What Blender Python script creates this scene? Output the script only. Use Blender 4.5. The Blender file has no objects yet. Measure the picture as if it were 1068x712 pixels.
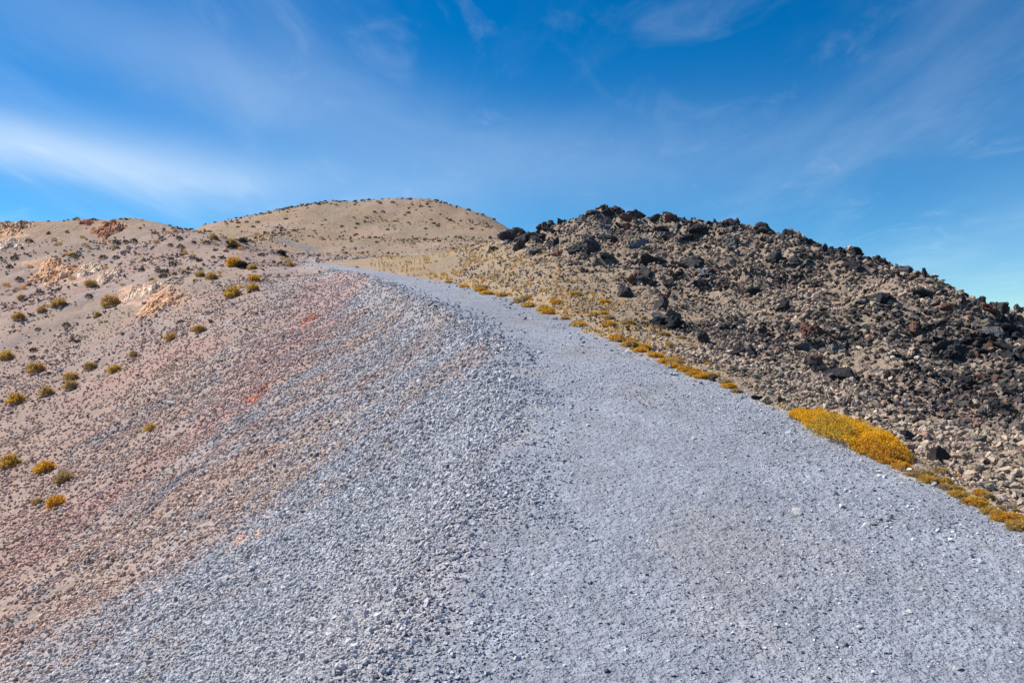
import bpy, math, random
import numpy as np

# ------------------------------------------------------------------ basics
RNG = np.random.default_rng(11)
random.seed(5)
scene = bpy.context.scene
COL = scene.collection
F = 838.0                     # focal length in photo pixels (photo 1068 x 712)
EYE = 1.7                     # eye height over the path

def px_dir(u, v):
    return (u - 534.0) / F, (356.0 - v) / F

# ------------------------------------------------------------------ noise
def _h(ix, iy, s):
    h = (ix.astype(np.int64) * 374761393 + iy.astype(np.int64) * 668265263 + s * 974634221) & 0xFFFFFFFF
    h = ((h ^ (h >> 13)) * 1274126177) & 0xFFFFFFFF
    h = ((h ^ (h >> 16)) * 2246822519) & 0xFFFFFFFF
    return ((h ^ (h >> 15)) & 0xFFFFFF) / float(0x1000000)

def noise(x, y, s=0):
    x = np.asarray(x, float); y = np.asarray(y, float)
    ix = np.floor(x); iy = np.floor(y)
    fx = x - ix; fy = y - iy
    def g(dx, dy):
        a = _h(ix + dx, iy + dy, s) * 2 * np.pi
        return np.cos(a) * (fx - dx) + np.sin(a) * (fy - dy)
    w = fx * fx * fx * (fx * (fx * 6 - 15) + 10)
    q = fy * fy * fy * (fy * (fy * 6 - 15) + 10)
    a = g(0, 0) * (1 - w) + g(1, 0) * w
    b = g(0, 1) * (1 - w) + g(1, 1) * w
    return (a * (1 - q) + b * q) * 1.4

def fbm(x, y, octaves=4, s=0, gain=0.5):
    t = 0; a = 1.0; n = 0
    for k in range(octaves):
        t = t + a * noise(x * 2.03 ** k + 17.3 * k, y * 2.03 ** k - 9.1 * k, s + k)
        n += a; a *= gain
    return t / n * 1.3

def sstep(a, b, x):
    t = np.clip((x - a) / (b - a), 0, 1)
    return t * t * (3 - 2 * t)

# ------------------------------------------------------------------ the terrain
# The path: a gravel track on a ridge, climbing at 12 %, bending to the left.
PY = np.array([-60, 0, 3.1, 4.7, 6.7, 7.9, 13.6, 21.3, 26, 34, 47.5, 59, 71, 90])
PR = np.array([3.6, 3.05, 3.0, 2.98, 2.93, 2.79, 1.88, .66, -.3, -2.3, -7.0, -11.2, -16, -25])
PL = np.array([-.9, -.55, -.4, -.16, .05, .2, -.06, -1.6, -2.9, -5.0, -9.0, -13.2, -18.2, -27])
def path_z(y):
    y = np.asarray(y, float)
    return 0.12 * np.clip(y, -60, 76) - 0.06 * np.clip(y - 76, 0, 60)
def path_d(x, y):
    """signed distance outside the path: (left, right)"""
    slope = np.interp(y, PY, np.gradient(PR, PY))
    c = 1 / np.sqrt(1 + slope ** 2)
    return (np.interp(y, PY, PL) - x) * c, (x - np.interp(y, PY, PR)) * c

def base_z(x, y):
    dl, dr = path_d(x, y)
    dl = np.maximum(dl, 0); dr = np.maximum(dr, 0)
    return path_z(y) - 0.58 * np.sqrt(dl * dl + .09) + .17 - 0.25 * np.maximum(dl - 45, 0) * 0 + 0.10 * np.minimum(dr, 30) - .3 * np.maximum(dr - 40, 0)

# survey of the place: for each bearing, (row, distance) stations from near to far
SURVEY = {
 -420: [(712,20),(600,32),(500,42),(400,55),(300,75),(262,92),(290,120),(340,200)],
 -180: [(712,13.5),(600,24),(500,35),(400,50),(300,72),(242,94),(265,118),(330,200)],
 0:   [(712,9.7),(650,13.2),(600,17.5),(550,22.5),(500,28.5),(450,36),(400,45),(350,56),(300,69),(260,83),(234,96),(252,118),(320,190)],
 100: [(712,6.75),(650,9.7),(600,13.6),(550,18.5),(500,24.5),(450,31.5),(400,40.5),(350,51.5),(300,66),(260,80),(228,95),(246,116),(310,190)],
 160: [(712,5.7),(600,11),(500,20.5),(400,35),(300,61),(260,77),(231,92),(250,112),(305,190)],
 200: [(712,5.16),(650,6.8),(600,9.1),(550,12.6),(500,17.2),(450,23.2),(400,31),(350,42),(300,57.5),(265,73),(242,88),(252,105),(262,130),(252,170),(243,198),(255,250),(300,400)],
 250: [(712,4.6),(600,7.6),(500,14.2),(400,27),(350,38),(300,54),(270,70),(253,84),(259,100),(252,135),(240,170),(229,200),(245,250),(300,400)],
 300: [(712,4.18),(650,5.2),(600,6.5),(550,8.6),(500,11.9),(450,16.8),(400,23.5),(350,33),(320,43),(295,55),(280,66),(268,78),(266,100),(250,135),(232,175),(217,204),(232,250),(300,400)],
 350: [(712,3.8),(600,5.6),(500,9.5),(400,19.5),(350,30.5),(320,39),(300,47),(285,59),(271,78),(268,100),(252,135),(232,175),(210,208),(228,250),(300,400)],
 400: [(712,3.52),(650,4.2),(600,5.0),(550,6.2),(500,8.1),(450,11.1),(400,16.4),(350,25.5),(320,33),(270,66),(268,95),(252,135),(234,172),(208,210),(226,250),(300,400)],
 450: [(400,12.5),(350,20.5),(292,38),(276,50),(267,66),(265,95),(252,135),(234,172),(208,208),(228,250),(300,400)],
 500: [(290,35),(275,44),(264,54),(254,62),(262,85),(250,135),(235,172),(222,200),(240,250),(300,400)],
 530: [(300,28),(280,36),(262,46),(247,55),(262,85),(255,135),(242,172),(238,200),(250,250),(300,400)],
 570: [(310,22),(290,28),(265,38),(238,47),(262,75),(275,120),(270,200),(300,400)],
 620: [(330,18),(310,22),(290,27),(268,32.5),(245,37.5),(224,41),(250,60),(300,100),(330,400)],
 660: [(345,15.6),(320,19.8),(290,26),(262,32),(234,38.5),(255,55),(310,100),(340,400)],
 700: [(360,13.8),(340,16.6),(315,21),(290,26),(260,32),(231,37.5),(255,52),(315,100),(340,400)],
 760: [(380,11.5),(350,15),(320,19),(290,24.5),(262,29.5),(235,34),(262,48),(325,100),(345,400)],
 800: [(400,10.3),(350,15),(300,21),(270,26),(243,30.5),(268,43),(330,100),(345,400)],
 850: [(420,9.2),(375,12.8),(330,17.6),(290,22),(254,27.2),(280,39),(335,100),(345,400)],
 900: [(445,8.0),(400,10.8),(350,14.8),(300,20),(265,24.6),(290,36),(340,100),(350,400)],
 950: [(470,7.1),(420,9.5),(370,12.8),(322,17.6),(286,22),(306,32),(345,100),(352,400)],
 1000:[(495,6.3),(430,8.9),(380,11.8),(344,15),(304,19.3),(322,28),(350,100),(354,400)],
 1068:[(530,5.5),(450,7.9),(400,10),(365,12.8),(335,15.8),(346,23),(358,80),(358,400)],
 1220:[(560,5.0),(480,7.2),(420,9.3),(396,11.6),(388,14),(396,22),(400,80),(380,400)],
 1450:[(600,4.5),(500,6.8),(450,9),(430,12),(440,20),(430,80),(400,400)],
}
KA = 2.2
def _survey_points():
    P = []
    for u, st in SURVEY.items():
        for v, Y in st:
            a, b = px_dir(u, v)
            x = a * Y; r = math.hypot(x, Y)
            P.append((math.atan2(x, Y) * KA, math.log(r), (b * Y + EYE) / r))
    for r in (1.6, 2.3, 3.1):
        for az in np.radians(np.arange(-50, 51, 10)):
            x, y = r * math.sin(az), r * math.cos(az)
            P.append((az * KA, math.log(r), float(base_z(x, y)) / r))
    for Y in (4.5, 6, 8, 11, 15, 20, 26, 34, 42, 50, 58, 66, 74):          # the path itself
        for k in (.1, .9):
            x = np.interp(Y, PY, PL) * (1 - k) + np.interp(Y, PY, PR) * k
            r = math.hypot(x, Y)
            P.append((math.atan2(x, Y) * KA, math.log(r), float(path_z(Y)) / r))
    return np.array(P)
def _tps(d2):
    return 0.5 * d2 * np.log(np.maximum(d2, 1e-12))
_P = _survey_points()
def _fit(P, lam=2e-4):
    n = len(P)
    d2 = (P[:, None, 0] - P[None, :, 0]) ** 2 + (P[:, None, 1] - P[None, :, 1]) ** 2
    A = np.zeros((n + 3, n + 3))
    A[:n, :n] = _tps(d2) + lam * np.eye(n)
    A[:n, n] = 1; A[:n, n + 1] = P[:, 0]; A[:n, n + 2] = P[:, 1]
    A[n:, :n] = A[:n, n:].T
    return np.linalg.solve(A, np.r_[P[:, 2], 0, 0, 0])
_W = _fit(_P)
def survey_z(x, y):
    sh = np.shape(x)
    x = np.ravel(np.asarray(x, float)); y = np.ravel(np.asarray(y, float))
    r = np.maximum(np.hypot(x, y), 1e-3)
    az = np.clip(np.arctan2(x, y), -1.1, 1.1) * KA
    lr = np.log(np.clip(r, 1.2, 420))
    out = np.empty(len(x)); n = len(_P)
    for i in range(0, len(x), 40000):
        a = az[i:i + 40000]; l = lr[i:i + 40000]
        d2 = (a[:, None] - _P[None, :, 0]) ** 2 + (l[:, None] - _P[None, :, 1]) ** 2
        out[i:i + 40000] = _tps(d2) @ _W[:n] + _W[n] + _W[n + 1] * a + _W[n + 2] * l
    return (out * r).reshape(sh)

def height(x, y):
    """bare shape of the land (path level at the camera = 0)"""
    x = np.asarray(x, float); y = np.asarray(y, float)
    r = np.hypot(x, y); az = np.abs(np.arctan2(x, y))
    side = sstep(.80, 1.15, az)
    near = 1 - sstep(1.6, 3.0, r)
    w = np.maximum(side, near)
    b = base_z(x, y)
    z = survey_z(x, y) * (1 - w) + b * w
    dl, dr = path_d(x, y)
    p = path_z(y)
    wl = sstep(0.0, 1.0, dl) ; wr = sstep(-.05, .7, dr)
    k = np.clip(np.maximum(wl, wr), 0, 1)
    k = np.maximum(k, sstep(74, 84, y))
    k = np.where(y < -58, 1, k)
    z = p * (1 - k) + z * k
    far = sstep(260, 900, r)
    return z * (1 - far) + (-150) * far

_rg = np.exp(np.linspace(math.log(2.2), math.log(330), 900))
def at(u, v, rmin=0):
    """the point of the land seen on bearing u under sight angle v"""
    a, b = px_dir(u, v)
    c = math.hypot(a, 1)
    x = a / c * _rg; y = 1 / c * _rg
    z = height(x, y)
    row = 356 - F * (z - EYE) / y
    ok = np.where((row <= v) & (_rg > rmin))[0]
    i = ok[0] if len(ok) else int(np.argmin(row + 1000 * (_rg < rmin)))
    return float(x[i]), float(y[i]), float(z[i])

# ------------------------------------------------------------------ zones of the land
def xline(pix):
    p = sorted((at(u, v)[:2] for u, v in pix), key=lambda q: q[1])
    return np.array([q[1] for q in p]), np.array([q[0] for q in p])
LY, LX = xline([(1068,536),(1000,504),(930,472),(850,436),(800,416),(745,388),(690,350),(650,322),(600,290),(545,266),(510,257)])
LX = np.maximum.accumulate(LX[::-1])[::-1] if False else LX
# grey scree gives way to tan soil left of this line
GY, GX = xline([(70,705),(175,610),(300,525),(382,455),(424,390),(430,335),(400,300),(368,283)])

class Stroke:
    def __init__(self, pix, wpx):
        self.p = [at(u, v) for u, v in pix]
        self.w = [wpx * math.hypot(q[0], q[1]) / F for q in self.p]
    def __call__(self, x, y):
        best = np.zeros(np.shape(x))
        for (a, wa), (b, wb) in zip(zip(self.p, self.w), list(zip(self.p, self.w))[1:]):
            dx, dy = b[0] - a[0], b[1] - a[1]
            t = np.clip(((x - a[0]) * dx + (y - a[1]) * dy) / (dx * dx + dy * dy), 0, 1)
            d = np.hypot(x - a[0] - t * dx, y - a[1] - t * dy)
            best = np.maximum(best, np.exp(-(d / (wa + (wb - wa) * t)) ** 2))
        return best
PINK = [Stroke([(352,292),(325,335),(262,415),(140,500),(60,556),(0,600)], 52),
        Stroke([(215,362),(165,372),(105,405)], 30)]
RED = [Stroke([(328,328),(316,340)], 7), Stroke([(278,402),(255,424)], 5), Stroke([(185,318),(150,326)], 6),
       Stroke([(110,238),(125,242)], 9)]
ORANGE = [Stroke([(0,240),(14,250)], 14), Stroke([(46,272),(78,292)], 13), Stroke([(140,300),(182,318)], 16),
          Stroke([(90,300),(112,290)], 7), Stroke([(255,560),(280,556)], 6), Stroke([(345,400),(352,396)], 4)]
DARK = [Stroke([(215,480),(130,550),(60,605),(0,655)], 17), Stroke([(195,405),(150,430),(110,455)], 16),
        Stroke([(285,250),(330,262)], 12)]
OCHRE = [Stroke([(430,268),(425,284)], 9), Stroke([(560,312),(640,345),(745,392)], 10)]

def zones(x, y):
    r = np.hypot(x, y)
    n1 = fbm(x * .35, y * .35, 4, 3); n2 = fbm(x * 1.6, y * 1.6, 3, 9); n3 = fbm(x * .06, y * .06, 3, 5)
    dl, dr = path_d(x + .0, y)
    jit = (n2 * .25 + n1 * .12) * np.clip(r / 8, .5, 1.5)
    out = np.maximum(dl + jit * 1.3, dr + jit * .9)
    beyond = sstep(73, 80, y)
    path = (1 - sstep(-.2, .25, out)) * (1 - beyond)
    right = sstep(-.1, .3, dr + jit * .6) * (1 - beyond)
    sc = np.clip(r / 9, .25, 2.6)
    lav = sstep(-.45, .45, (x - np.interp(y, LY, LX) - .45 * sc * sstep(11, 15, y) + (n1 * 1.2 + n2 * .5) * sc) / sc)
    lava = lav * (1 - sstep(56, 66, y + n1 * 4)) * sstep(.0, .3, dr)
    lava = np.where(y < 2, sstep(.5, 1.0, dr + jit), lava)
    far = sstep(88, 104, r) * (1 - lava)
    verge = np.clip(right - lava, 0, 1) * (1 - far)
    left = np.clip(1 - path - right, 0, 1) * (1 - far)
    sg = np.clip(r / 9, .85, 2.6); grey = sstep(-4.6, 2.0, (x - np.interp(y, GY, GX) + n1 * 2.8 * sg + n2 * 1.2) / sg) * left
    return dict(path=path, lava=lava, verge=verge, far=far, grey=grey, tan=np.clip(left - grey, 0, 1), n1=n1, n2=n2, n3=n3, dl=dl, dr=dr, r=r)

def C(*a): return np.array(a)
ALB = dict(path=C(.285, .298, .338), grey=C(.302, .30, .315), tan=C(.375, .264, .212), verge=C(.34, .25, .165),
           lava=C(.27, .205, .152), far=C(.315, .218, .145), pink=C(.40, .235, .195), red=C(.42, .15, .10),
           orange=C(.60, .37, .245), dark=C(.185, .18, .185), ochre=C(.46, .29, .12), olive=C(.26, .21, .145))
def ground_colour(x, y, z):
    a = zones.cache if getattr(zones, 'cache', None) is not None and len(zones.cache['r']) == len(x) else z
    c = sum(z[k][..., None] * ALB[k] for k in ('path', 'grey', 'tan', 'verge', 'lava', 'far'))
    wx = x + z['n1'] * .9 * np.clip(z['r'] / 14, .3, 3); wy = y + z['n2'] * .9 * np.clip(z['r'] / 14, .3, 3)
    # streaks of slipped material down the left hand slope
    s = x * .86 - y * .5; l = x * .5 + y * .86
    st = fbm(s * .55, l * .06, 4, 21)
    lf = (z['tan'] + z['grey'] * .6)
    def mix(c, w, k, amt=1.0):
        w = np.clip(w * amt, 0, 1)[..., None]
        return c * (1 - w) + ALB[k] * w
    c = mix(c, lf * sstep(.1, .5, st), 'grey', .30)
    c = mix(c, lf * sstep(.05, .45, -st), 'pink', .25)
    c = mix(c, lf * sstep(.15, .5, fbm(s * .9, l * .12, 4, 33)), 'dark', .25)
    c = mix(c, z['tan'] * sstep(.1, .45, z['n3']), 'olive', .4)
    c = mix(c, z['far'] * sstep(-.05, .35, fbm(x * .035, y * .02, 4, 41)), 'olive', .6)
    c = mix(c, z['far'] * sstep(.1, .4, fbm(x * .05, y * .03, 4, 47)), 'tan', .5)
    c = mix(c, z['verge'] * sstep(.0, .35, z['n1']), 'ochre', .22)
    c = mix(c, z['verge'] * sstep(.05, .4, z['n2']), 'olive', .5)
    nl = 1 - z['path']
    for k, L, amt in (('pink', PINK, .62), ('dark', DARK, .72), ('ochre', OCHRE, .35), ('orange', ORANGE, .9), ('red', RED, .6)):
        for q in L:
            w = q(wx, wy)
            c = mix(c, nl * sstep(.15, .95, w * (1 + .9 * z['n2'] + .6 * z['n1'])), k, amt)
    pf = fbm(x * .9 + 40, y * .35, 4, 51); pg = fbm(x * 3.2, y * 2.1, 3, 53)
    c = mix(c, z['path'] * sstep(.0, .55, pf), 'dark', .22)
    c = mix(c, z['path'] * sstep(.05, .5, -pf + .4 * pg), 'verge', .16)
    c = c * (1 + z['path'] * (.16 * pg + .10 * pf))[..., None]
    v = 1 + .10 * z['n1'] + .12 * z['n2'] + .10 * z['n3']
    return np.clip(c * v[..., None], .01, .9)

# ------------------------------------------------------------------ mesh helpers
def mesh(name, V, Fc, col=None, mat=None, flat=False):
    V = np.asarray(V, np.float32); Fc = np.asarray(Fc, np.int32)
    me = bpy.data.meshes.new(name)
    k = Fc.shape[1]
    me.vertices.add(len(V)); me.vertices.foreach_set('co', V.ravel())
    me.loops.add(len(Fc) * k); me.loops.foreach_set('vertex_index', Fc.ravel())
    me.polygons.add(len(Fc)); me.polygons.foreach_set('loop_start', np.arange(0, len(Fc) * k, k, dtype=np.int32))
    me.update(calc_edges=True)
    if col is not None:
        rgba = np.ones((len(V), 4), np.float32); rgba[:, :3] = col
        at_ = me.attributes.new('Col', 'FLOAT_COLOR', 'POINT')
        at_.data.foreach_set('color', rgba.ravel())
    if mat: me.materials.append(mat)
    if flat: me.shade_flat()
    return me

def add(name, me, loc=(0, 0, 0), label=None, cat=None, group=None, kind=None, parent=None):
    o = bpy.data.objects.new(name, me); COL.objects.link(o)
    o.location = loc
    for k, v in (('label', label), ('category', cat), ('group', group), ('kind', kind)):
        if v: o[k] = v
    if parent: o.parent = parent
    return o

# ------------------------------------------------------------------ materials
def new_mat(name):
    m = bpy.data.materials.new(name); m.use_nodes = True
    nt = m.node_tree; b = nt.nodes['Principled BSDF']
    b.inputs['Roughness'].default_value = .95
    b.inputs['Specular IOR Level'].default_value = .15
    return m, nt, b
def nd(nt, t, **kw):
    n = nt.nodes.new(t)
    for k, v in kw.items():
        if hasattr(n, k) and k not in ('Scale', 'Detail'): setattr(n, k, v)
        else: n.inputs[k].default_value = v
    return n
def speckle_mat(name, scales, lo, hi, bump, bscale, rough=.95, base=None):
    """vertex colour (or a base colour) broken up by fine procedural grain"""
    m, nt, b = new_mat(name); L = nt.links
    b.inputs['Roughness'].default_value = rough
    if base is None:
        src = nd(nt, 'ShaderNodeVertexColor', layer_name='Col').outputs['Color']
    else:
        r = nd(nt, 'ShaderNodeRGB'); r.outputs[0].default_value = (*base, 1); src = r.outputs[0]
    tc = nd(nt, 'ShaderNodeTexCoord')
    for sc in scales:
        n = nd(nt, 'ShaderNodeTexNoise'); n.inputs['Scale'].default_value = sc; n.inputs['Detail'].default_value = 5
        n.inputs['Roughness'].default_value = .7
        L.new(tc.outputs['Object'], n.inputs['Vector'])
        r = nd(nt, 'ShaderNodeMapRange'); r.inputs['From Min'].default_value = .3; r.inputs['From Max'].default_value = .7
        r.inputs['To Min'].default_value = lo; r.inputs['To Max'].default_value = hi
        L.new(n.outputs['Fac'], r.inputs['Value'])
        x = nd(nt, 'ShaderNodeVectorMath', operation='SCALE')
        L.new(src, x.inputs[0]); L.new(r.outputs[0], x.inputs['Scale']); src = x.outputs[0]
    L.new(src, b.inputs['Base Color'])
    prev = None
    for sc, dist in bscale:
        n = nd(nt, 'ShaderNodeTexNoise'); n.inputs['Scale'].default_value = sc; n.inputs['Detail'].default_value = 4
        L.new(tc.outputs['Object'], n.inputs['Vector'])
        u = nd(nt, 'ShaderNodeBump'); u.inputs['Strength'].default_value = bump; u.inputs['Distance'].default_value = dist
        L.new(n.outputs['Fac'], u.inputs['Height'])
        if prev: L.new(prev, u.inputs['Normal'])
        prev = u.outputs['Normal']
    if prev: L.new(prev, b.inputs['Normal'])
    return m
M_PATH = speckle_mat('fine_gravel', (38, 9), .80, 1.20, .9, ((70, .02), (22, .04)))
M_SOIL = speckle_mat('volcanic_soil', (14, 3), .80, 1.2, .9, ((30, .04), (7, .12)))
M_HILL = speckle_mat('hill_soil', (1.6, 5), .78, 1.22, .9, ((2.2, .3), (6, .12)))
M_STONE = speckle_mat('loose_stone', (30,), .85, 1.15, .5, ((40, .02),))
M_LAVA = speckle_mat('lava_boulder_grain', (6, 22), .7, 1.3, .9, ((9, .08), (30, .03)))
M_LEAF = speckle_mat('dry_leaf', (9,), .8, 1.2, 0, (), rough=.8)
nt_ = M_LEAF.node_tree; b_ = nt_.nodes['Principled BSDF']; tr_ = nt_.nodes.new('ShaderNodeBsdfTranslucent'); mx_ = nt_.nodes.new('ShaderNodeMixShader')
mx_.inputs[0].default_value = .48
nt_.links.new(b_.inputs['Base Color'].links[0].from_socket, tr_.inputs['Color'])
nt_.links.new(b_.outputs[0], mx_.inputs[1]); nt_.links.new(tr_.outputs[0], mx_.inputs[2])
nt_.links.new(mx_.outputs[0], nt_.nodes['Material Output'].inputs['Surface'])
M_EARTH = speckle_mat('ochre_earth', (2.5, 9), .75, 1.22, .9, ((4, .15), (14, .06)))

# ------------------------------------------------------------------ ground sheet
az = np.radians(np.r_[np.arange(-180, -60, 3.0), np.arange(-60, -40, .6), np.arange(-40, 40, .155), np.arange(40, 60, .6), np.arange(60, 180, 3.0)])
rr = np.r_[np.exp(np.linspace(math.log(.5), math.log(2.4), 60))[:-1], np.exp(np.linspace(math.log(2.4), math.log(300), 820))[:-1], np.exp(np.linspace(math.log(300), math.log(1100), 40))]
AZ, RR = np.meshgrid(az, rr)
GXx = (RR * np.sin(AZ)).ravel(); GYy = (RR * np.cos(AZ)).ravel()
Z0 = height(GXx, GYy)
ZN = zones(GXx, GYy)

def relief(x, y, z):
    r = z['r']
    d = z['path'] * (.010 * fbm(x * .9, y * .9, 3, 61) + .003 * fbm(x * 9, y * 9, 2, 62))
    d = d + (z['grey'] + z['tan']) * sstep(0, 2.5, z['dl']) * (.05 * fbm(x * .9, y * .9, 3, 63) + .14 * fbm(x * .22, y * .22, 3, 64) * sstep(8, 30, r))
    d = d + z['tan'] * sstep(25, 60, r) * .55 * fbm(x * .13, y * .09, 4, 67)
    lump = fbm(x * .42, y * .42, 5, 65, .55)
    rid = 1 - np.abs(fbm(x * .3 + 4, y * .3, 4, 66)) * 2.4
    d = d + z['lava'] * sstep(.5, 4, z['dr']) * (.42 * lump + .40 * rid - .42) * np.clip(r / 20, .25, 1.5)
    d = d + z['verge'] * sstep(.2, 2, z['dr']) * .10 * lump
    d = d + z['far'] * (.5 * fbm(x * .05, y * .05, 4, 68) + .45 * fbm(x * .11, y * .02, 3, 69))
    return d
Z1 = Z0 + relief(GXx, GYy, ZN)
gcol = ground_colour(GXx, GYy, ZN)
V = np.c_[GXx, GYy, Z1]
nA, nR = len(az), len(rr)
i, j = np.meshgrid(np.arange(nR - 1), np.arange(nA), indexing='ij')
jn = (j + 1) % nA
Q = np.stack([i * nA + j, (i + 1) * nA + j, (i + 1) * nA + jn, i * nA + jn], -1).reshape(-1, 4)[:, ::-1]
fm = lambda a: a[Q].mean(1)
f_path, f_lava, f_far = fm(ZN['path']) > .5, fm(ZN['lava']) > .5, fm(ZN['far']) > .5
f_right = (fm(ZN['verge']) > .5) & ~f_path
def ground_part(name, m, mat, label_cap=False):
    q = Q[m]
    used, inv = np.unique(q, return_inverse=True)
    add(name, mesh(name, V[used], inv.reshape(-1, 4), gcol[used], mat), kind='structure')
ground_part('path', f_path, M_PATH)
ground_part('lava_ridge', f_lava & ~f_path, M_SOIL)
ground_part('hill', f_far & ~f_path & ~f_lava, M_HILL)
ground_part('ground', f_right & ~f_lava & ~f_far, M_SOIL)
ground_part('hillside', ~(f_path | f_lava | f_far | f_right), M_SOIL)
# close the small disc under the camera
cap = np.r_[np.arange(nA)]
cv = np.r_[V[:nA], [[0, 0, 0]]]
cf = np.c_[np.full(nA, nA), (np.arange(nA) + 1) % nA, np.arange(nA)]
add('path', mesh('path_underfoot', cv, cf, np.tile(ALB['path'], (nA + 1, 1)), M_PATH), kind='structure')

# sea far below the island
m_sea, nt, b = new_mat('sea_water')
b.inputs['Base Color'].default_value = (.012, .05, .10, 1); b.inputs['Roughness'].default_value = .18
n = nd(nt, 'ShaderNodeTexNoise'); n.inputs['Scale'].default_value = .05; n.inputs['Detail'].default_value = 6
u = nd(nt, 'ShaderNodeBump'); u.inputs['Strength'].default_value = .3
tc = nd(nt, 'ShaderNodeTexCoord'); nt.links.new(tc.outputs['Object'], n.inputs['Vector'])
nt.links.new(n.outputs['Fac'], u.inputs['Height']); nt.links.new(u.outputs['Normal'], b.inputs['Normal'])
t = np.linspace(0, 2 * np.pi, 97)[:-1]
sv = np.r_[[[0, 0, -126]], np.c_[30000 * np.cos(t), 30000 * np.sin(t), np.full(96, -126.0)]]
add('sea', mesh('sea', sv, np.c_[np.zeros(96, int), np.arange(96) + 1, (np.arange(96) + 1) % 96 + 1], None, m_sea), kind='structure')

# fast lookup of the finished ground height (bilinear on the polar sheet)
ZG = Z1.reshape(nR, nA); CG = gcol.reshape(nR, nA, 3)
def on_ground(x, y):
    x = np.asarray(x, float); y = np.asarray(y, float)
    a = np.arctan2(x, y); r = np.hypot(x, y)
    ia = np.clip(np.searchsorted(az, a) - 1, 0, nA - 2); ir = np.clip(np.searchsorted(rr, r) - 1, 0, nR - 2)
    fa = np.clip((a - az[ia]) / (az[ia + 1] - az[ia]), 0, 1); fr = np.clip((r - rr[ir]) / (rr[ir + 1] - rr[ir]), 0, 1)
    return (ZG[ir, ia] * (1 - fa) * (1 - fr) + ZG[ir, ia + 1] * fa * (1 - fr) + ZG[ir + 1, ia] * (1 - fa) * fr + ZG[ir + 1, ia + 1] * fa * fr), CG[ir, ia]
def spot(u, v):
    """standing point on the finished ground for bearing u, sight angle v"""
    a, b = px_dir(u, v); c = math.hypot(a, 1)
    r = np.exp(np.linspace(math.log(2.4), math.log(290), 3000))
    x, y = a / c * r, r / c
    z, _ = on_ground(x, y)
    row = 356 - F * (z - EYE) / y
    ok = np.where(row <= v)[0]
    k = ok[0] if len(ok) else int(np.argmin(row))
    return np.array([x[k], y[k], z[k]])

# ------------------------------------------------------------------ stones
PHI = (1 + 5 ** .5) / 2
ICO_V = np.array([(-1, PHI, 0), (1, PHI, 0), (-1, -PHI, 0), (1, -PHI, 0), (0, -1, PHI), (0, 1, PHI), (0, -1, -PHI), (0, 1, -PHI), (PHI, 0, -1), (PHI, 0, 1), (-PHI, 0, -1), (-PHI, 0, 1)]) / math.sqrt(1 + PHI * PHI)
ICO_F = np.array([(0, 11, 5), (0, 5, 1), (0, 1, 7), (0, 7, 10), (0, 10, 11), (1, 5, 9), (5, 11, 4), (11, 10, 2), (10, 7, 6), (7, 1, 8), (3, 9, 4), (3, 4, 2), (3, 2, 6), (3, 6, 8), (3, 8, 9), (4, 9, 5), (2, 4, 11), (6, 2, 10), (8, 6, 7), (9, 8, 1)])
def subdiv(V, Fc):
    V = [tuple(v) for v in V]; mid = {}; out = []
    def m(a, b):
        k = (min(a, b), max(a, b))
        if k not in mid:
            p = np.add(V[a], V[b]); p = p / np.linalg.norm(p)
            mid[k] = len(V); V.append(tuple(p))
        return mid[k]
    for a, b, c in Fc:
        ab, bc, ca = m(a, b), m(b, c), m(c, a)
        out += [(a, ab, ca), (b, bc, ab), (c, ca, bc), (ab, bc, ca)]
    return np.array(V), np.array(out)
def chip(V, rng, cuts, depth=(.45, .85)):
    """angular stone: a ball cut by random planes"""
    V = V.copy()
    for _ in range(cuts):
        n = rng.normal(size=3); n /= np.linalg.norm(n)
        h = rng.uniform(*depth)
        d = V @ n
        V = V - np.maximum(d - h, 0)[:, None] * n
    return V
P0 = [ICO_V * (1 + RNG.uniform(-.28, .22, (12, 1))) for _ in range(14)]
I1 = subdiv(ICO_V, ICO_F)
P1 = [chip(I1[0] * (1 + RNG.uniform(-.08, .1, (len(I1[0]), 1))), RNG, 6, (.25, .7)) for _ in range(14)]

I2 = subdiv(*I1)
P2 = []
for _k in range(12):
    q = chip(I2[0], RNG, 8, (.22, .66))
    nz = np.array([noise(q[:, 0] * 2.3 + _k * 5, q[:, 1] * 2.3 + q[:, 2] * 1.9, 3), noise(q[:, 0] * 5 + q[:, 2] * 4, q[:, 1] * 5 + _k * 3, 4)])
    P2.append(q * (1 + .20 * nz[0] + .12 * nz[1])[:, None])

def rot_mats(n, tilt):
    a = RNG.uniform(0, 2 * np.pi, n); b = RNG.normal(0, tilt, n); c = RNG.normal(0, tilt, n)
    def R(ax, t):
        s, k = np.sin(t), np.cos(t); o = np.zeros((n, 3, 3)); i, j = [(1, 2), (2, 0), (0, 1)][ax]
        o[:, ax, ax] = 1; o[:, i, i] = k; o[:, j, j] = k; o[:, i, j] = -s; o[:, j, i] = s
        return o
    return R(0, b) @ R(1, c) @ R(2, a)
def stone_field(name, x, y, size, col, flat_=(.45, .75), sink=.15, tilt=.35, protos=None, faces=None):
    px = size * F / np.hypot(x, y)
    parts = [_stones(x[m], y[m], size[m], col[m], flat_, sink, tilt, P, Fc) for m, P, Fc in
             ((px < 4.5, P0, ICO_F), ((px >= 4.5) & (px < 8), P1, I1[1]), (px >= 8, P2, I2[1])) if m.any()]
    off = np.cumsum([0] + [len(p[0]) for p in parts])
    return add(name, mesh(name, np.concatenate([p[0] for p in parts]), np.concatenate([p[1] + o for p, o in zip(parts, off)]),
               np.concatenate([p[2] for p in parts]), M_STONE, flat=True), kind='stuff')
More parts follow.
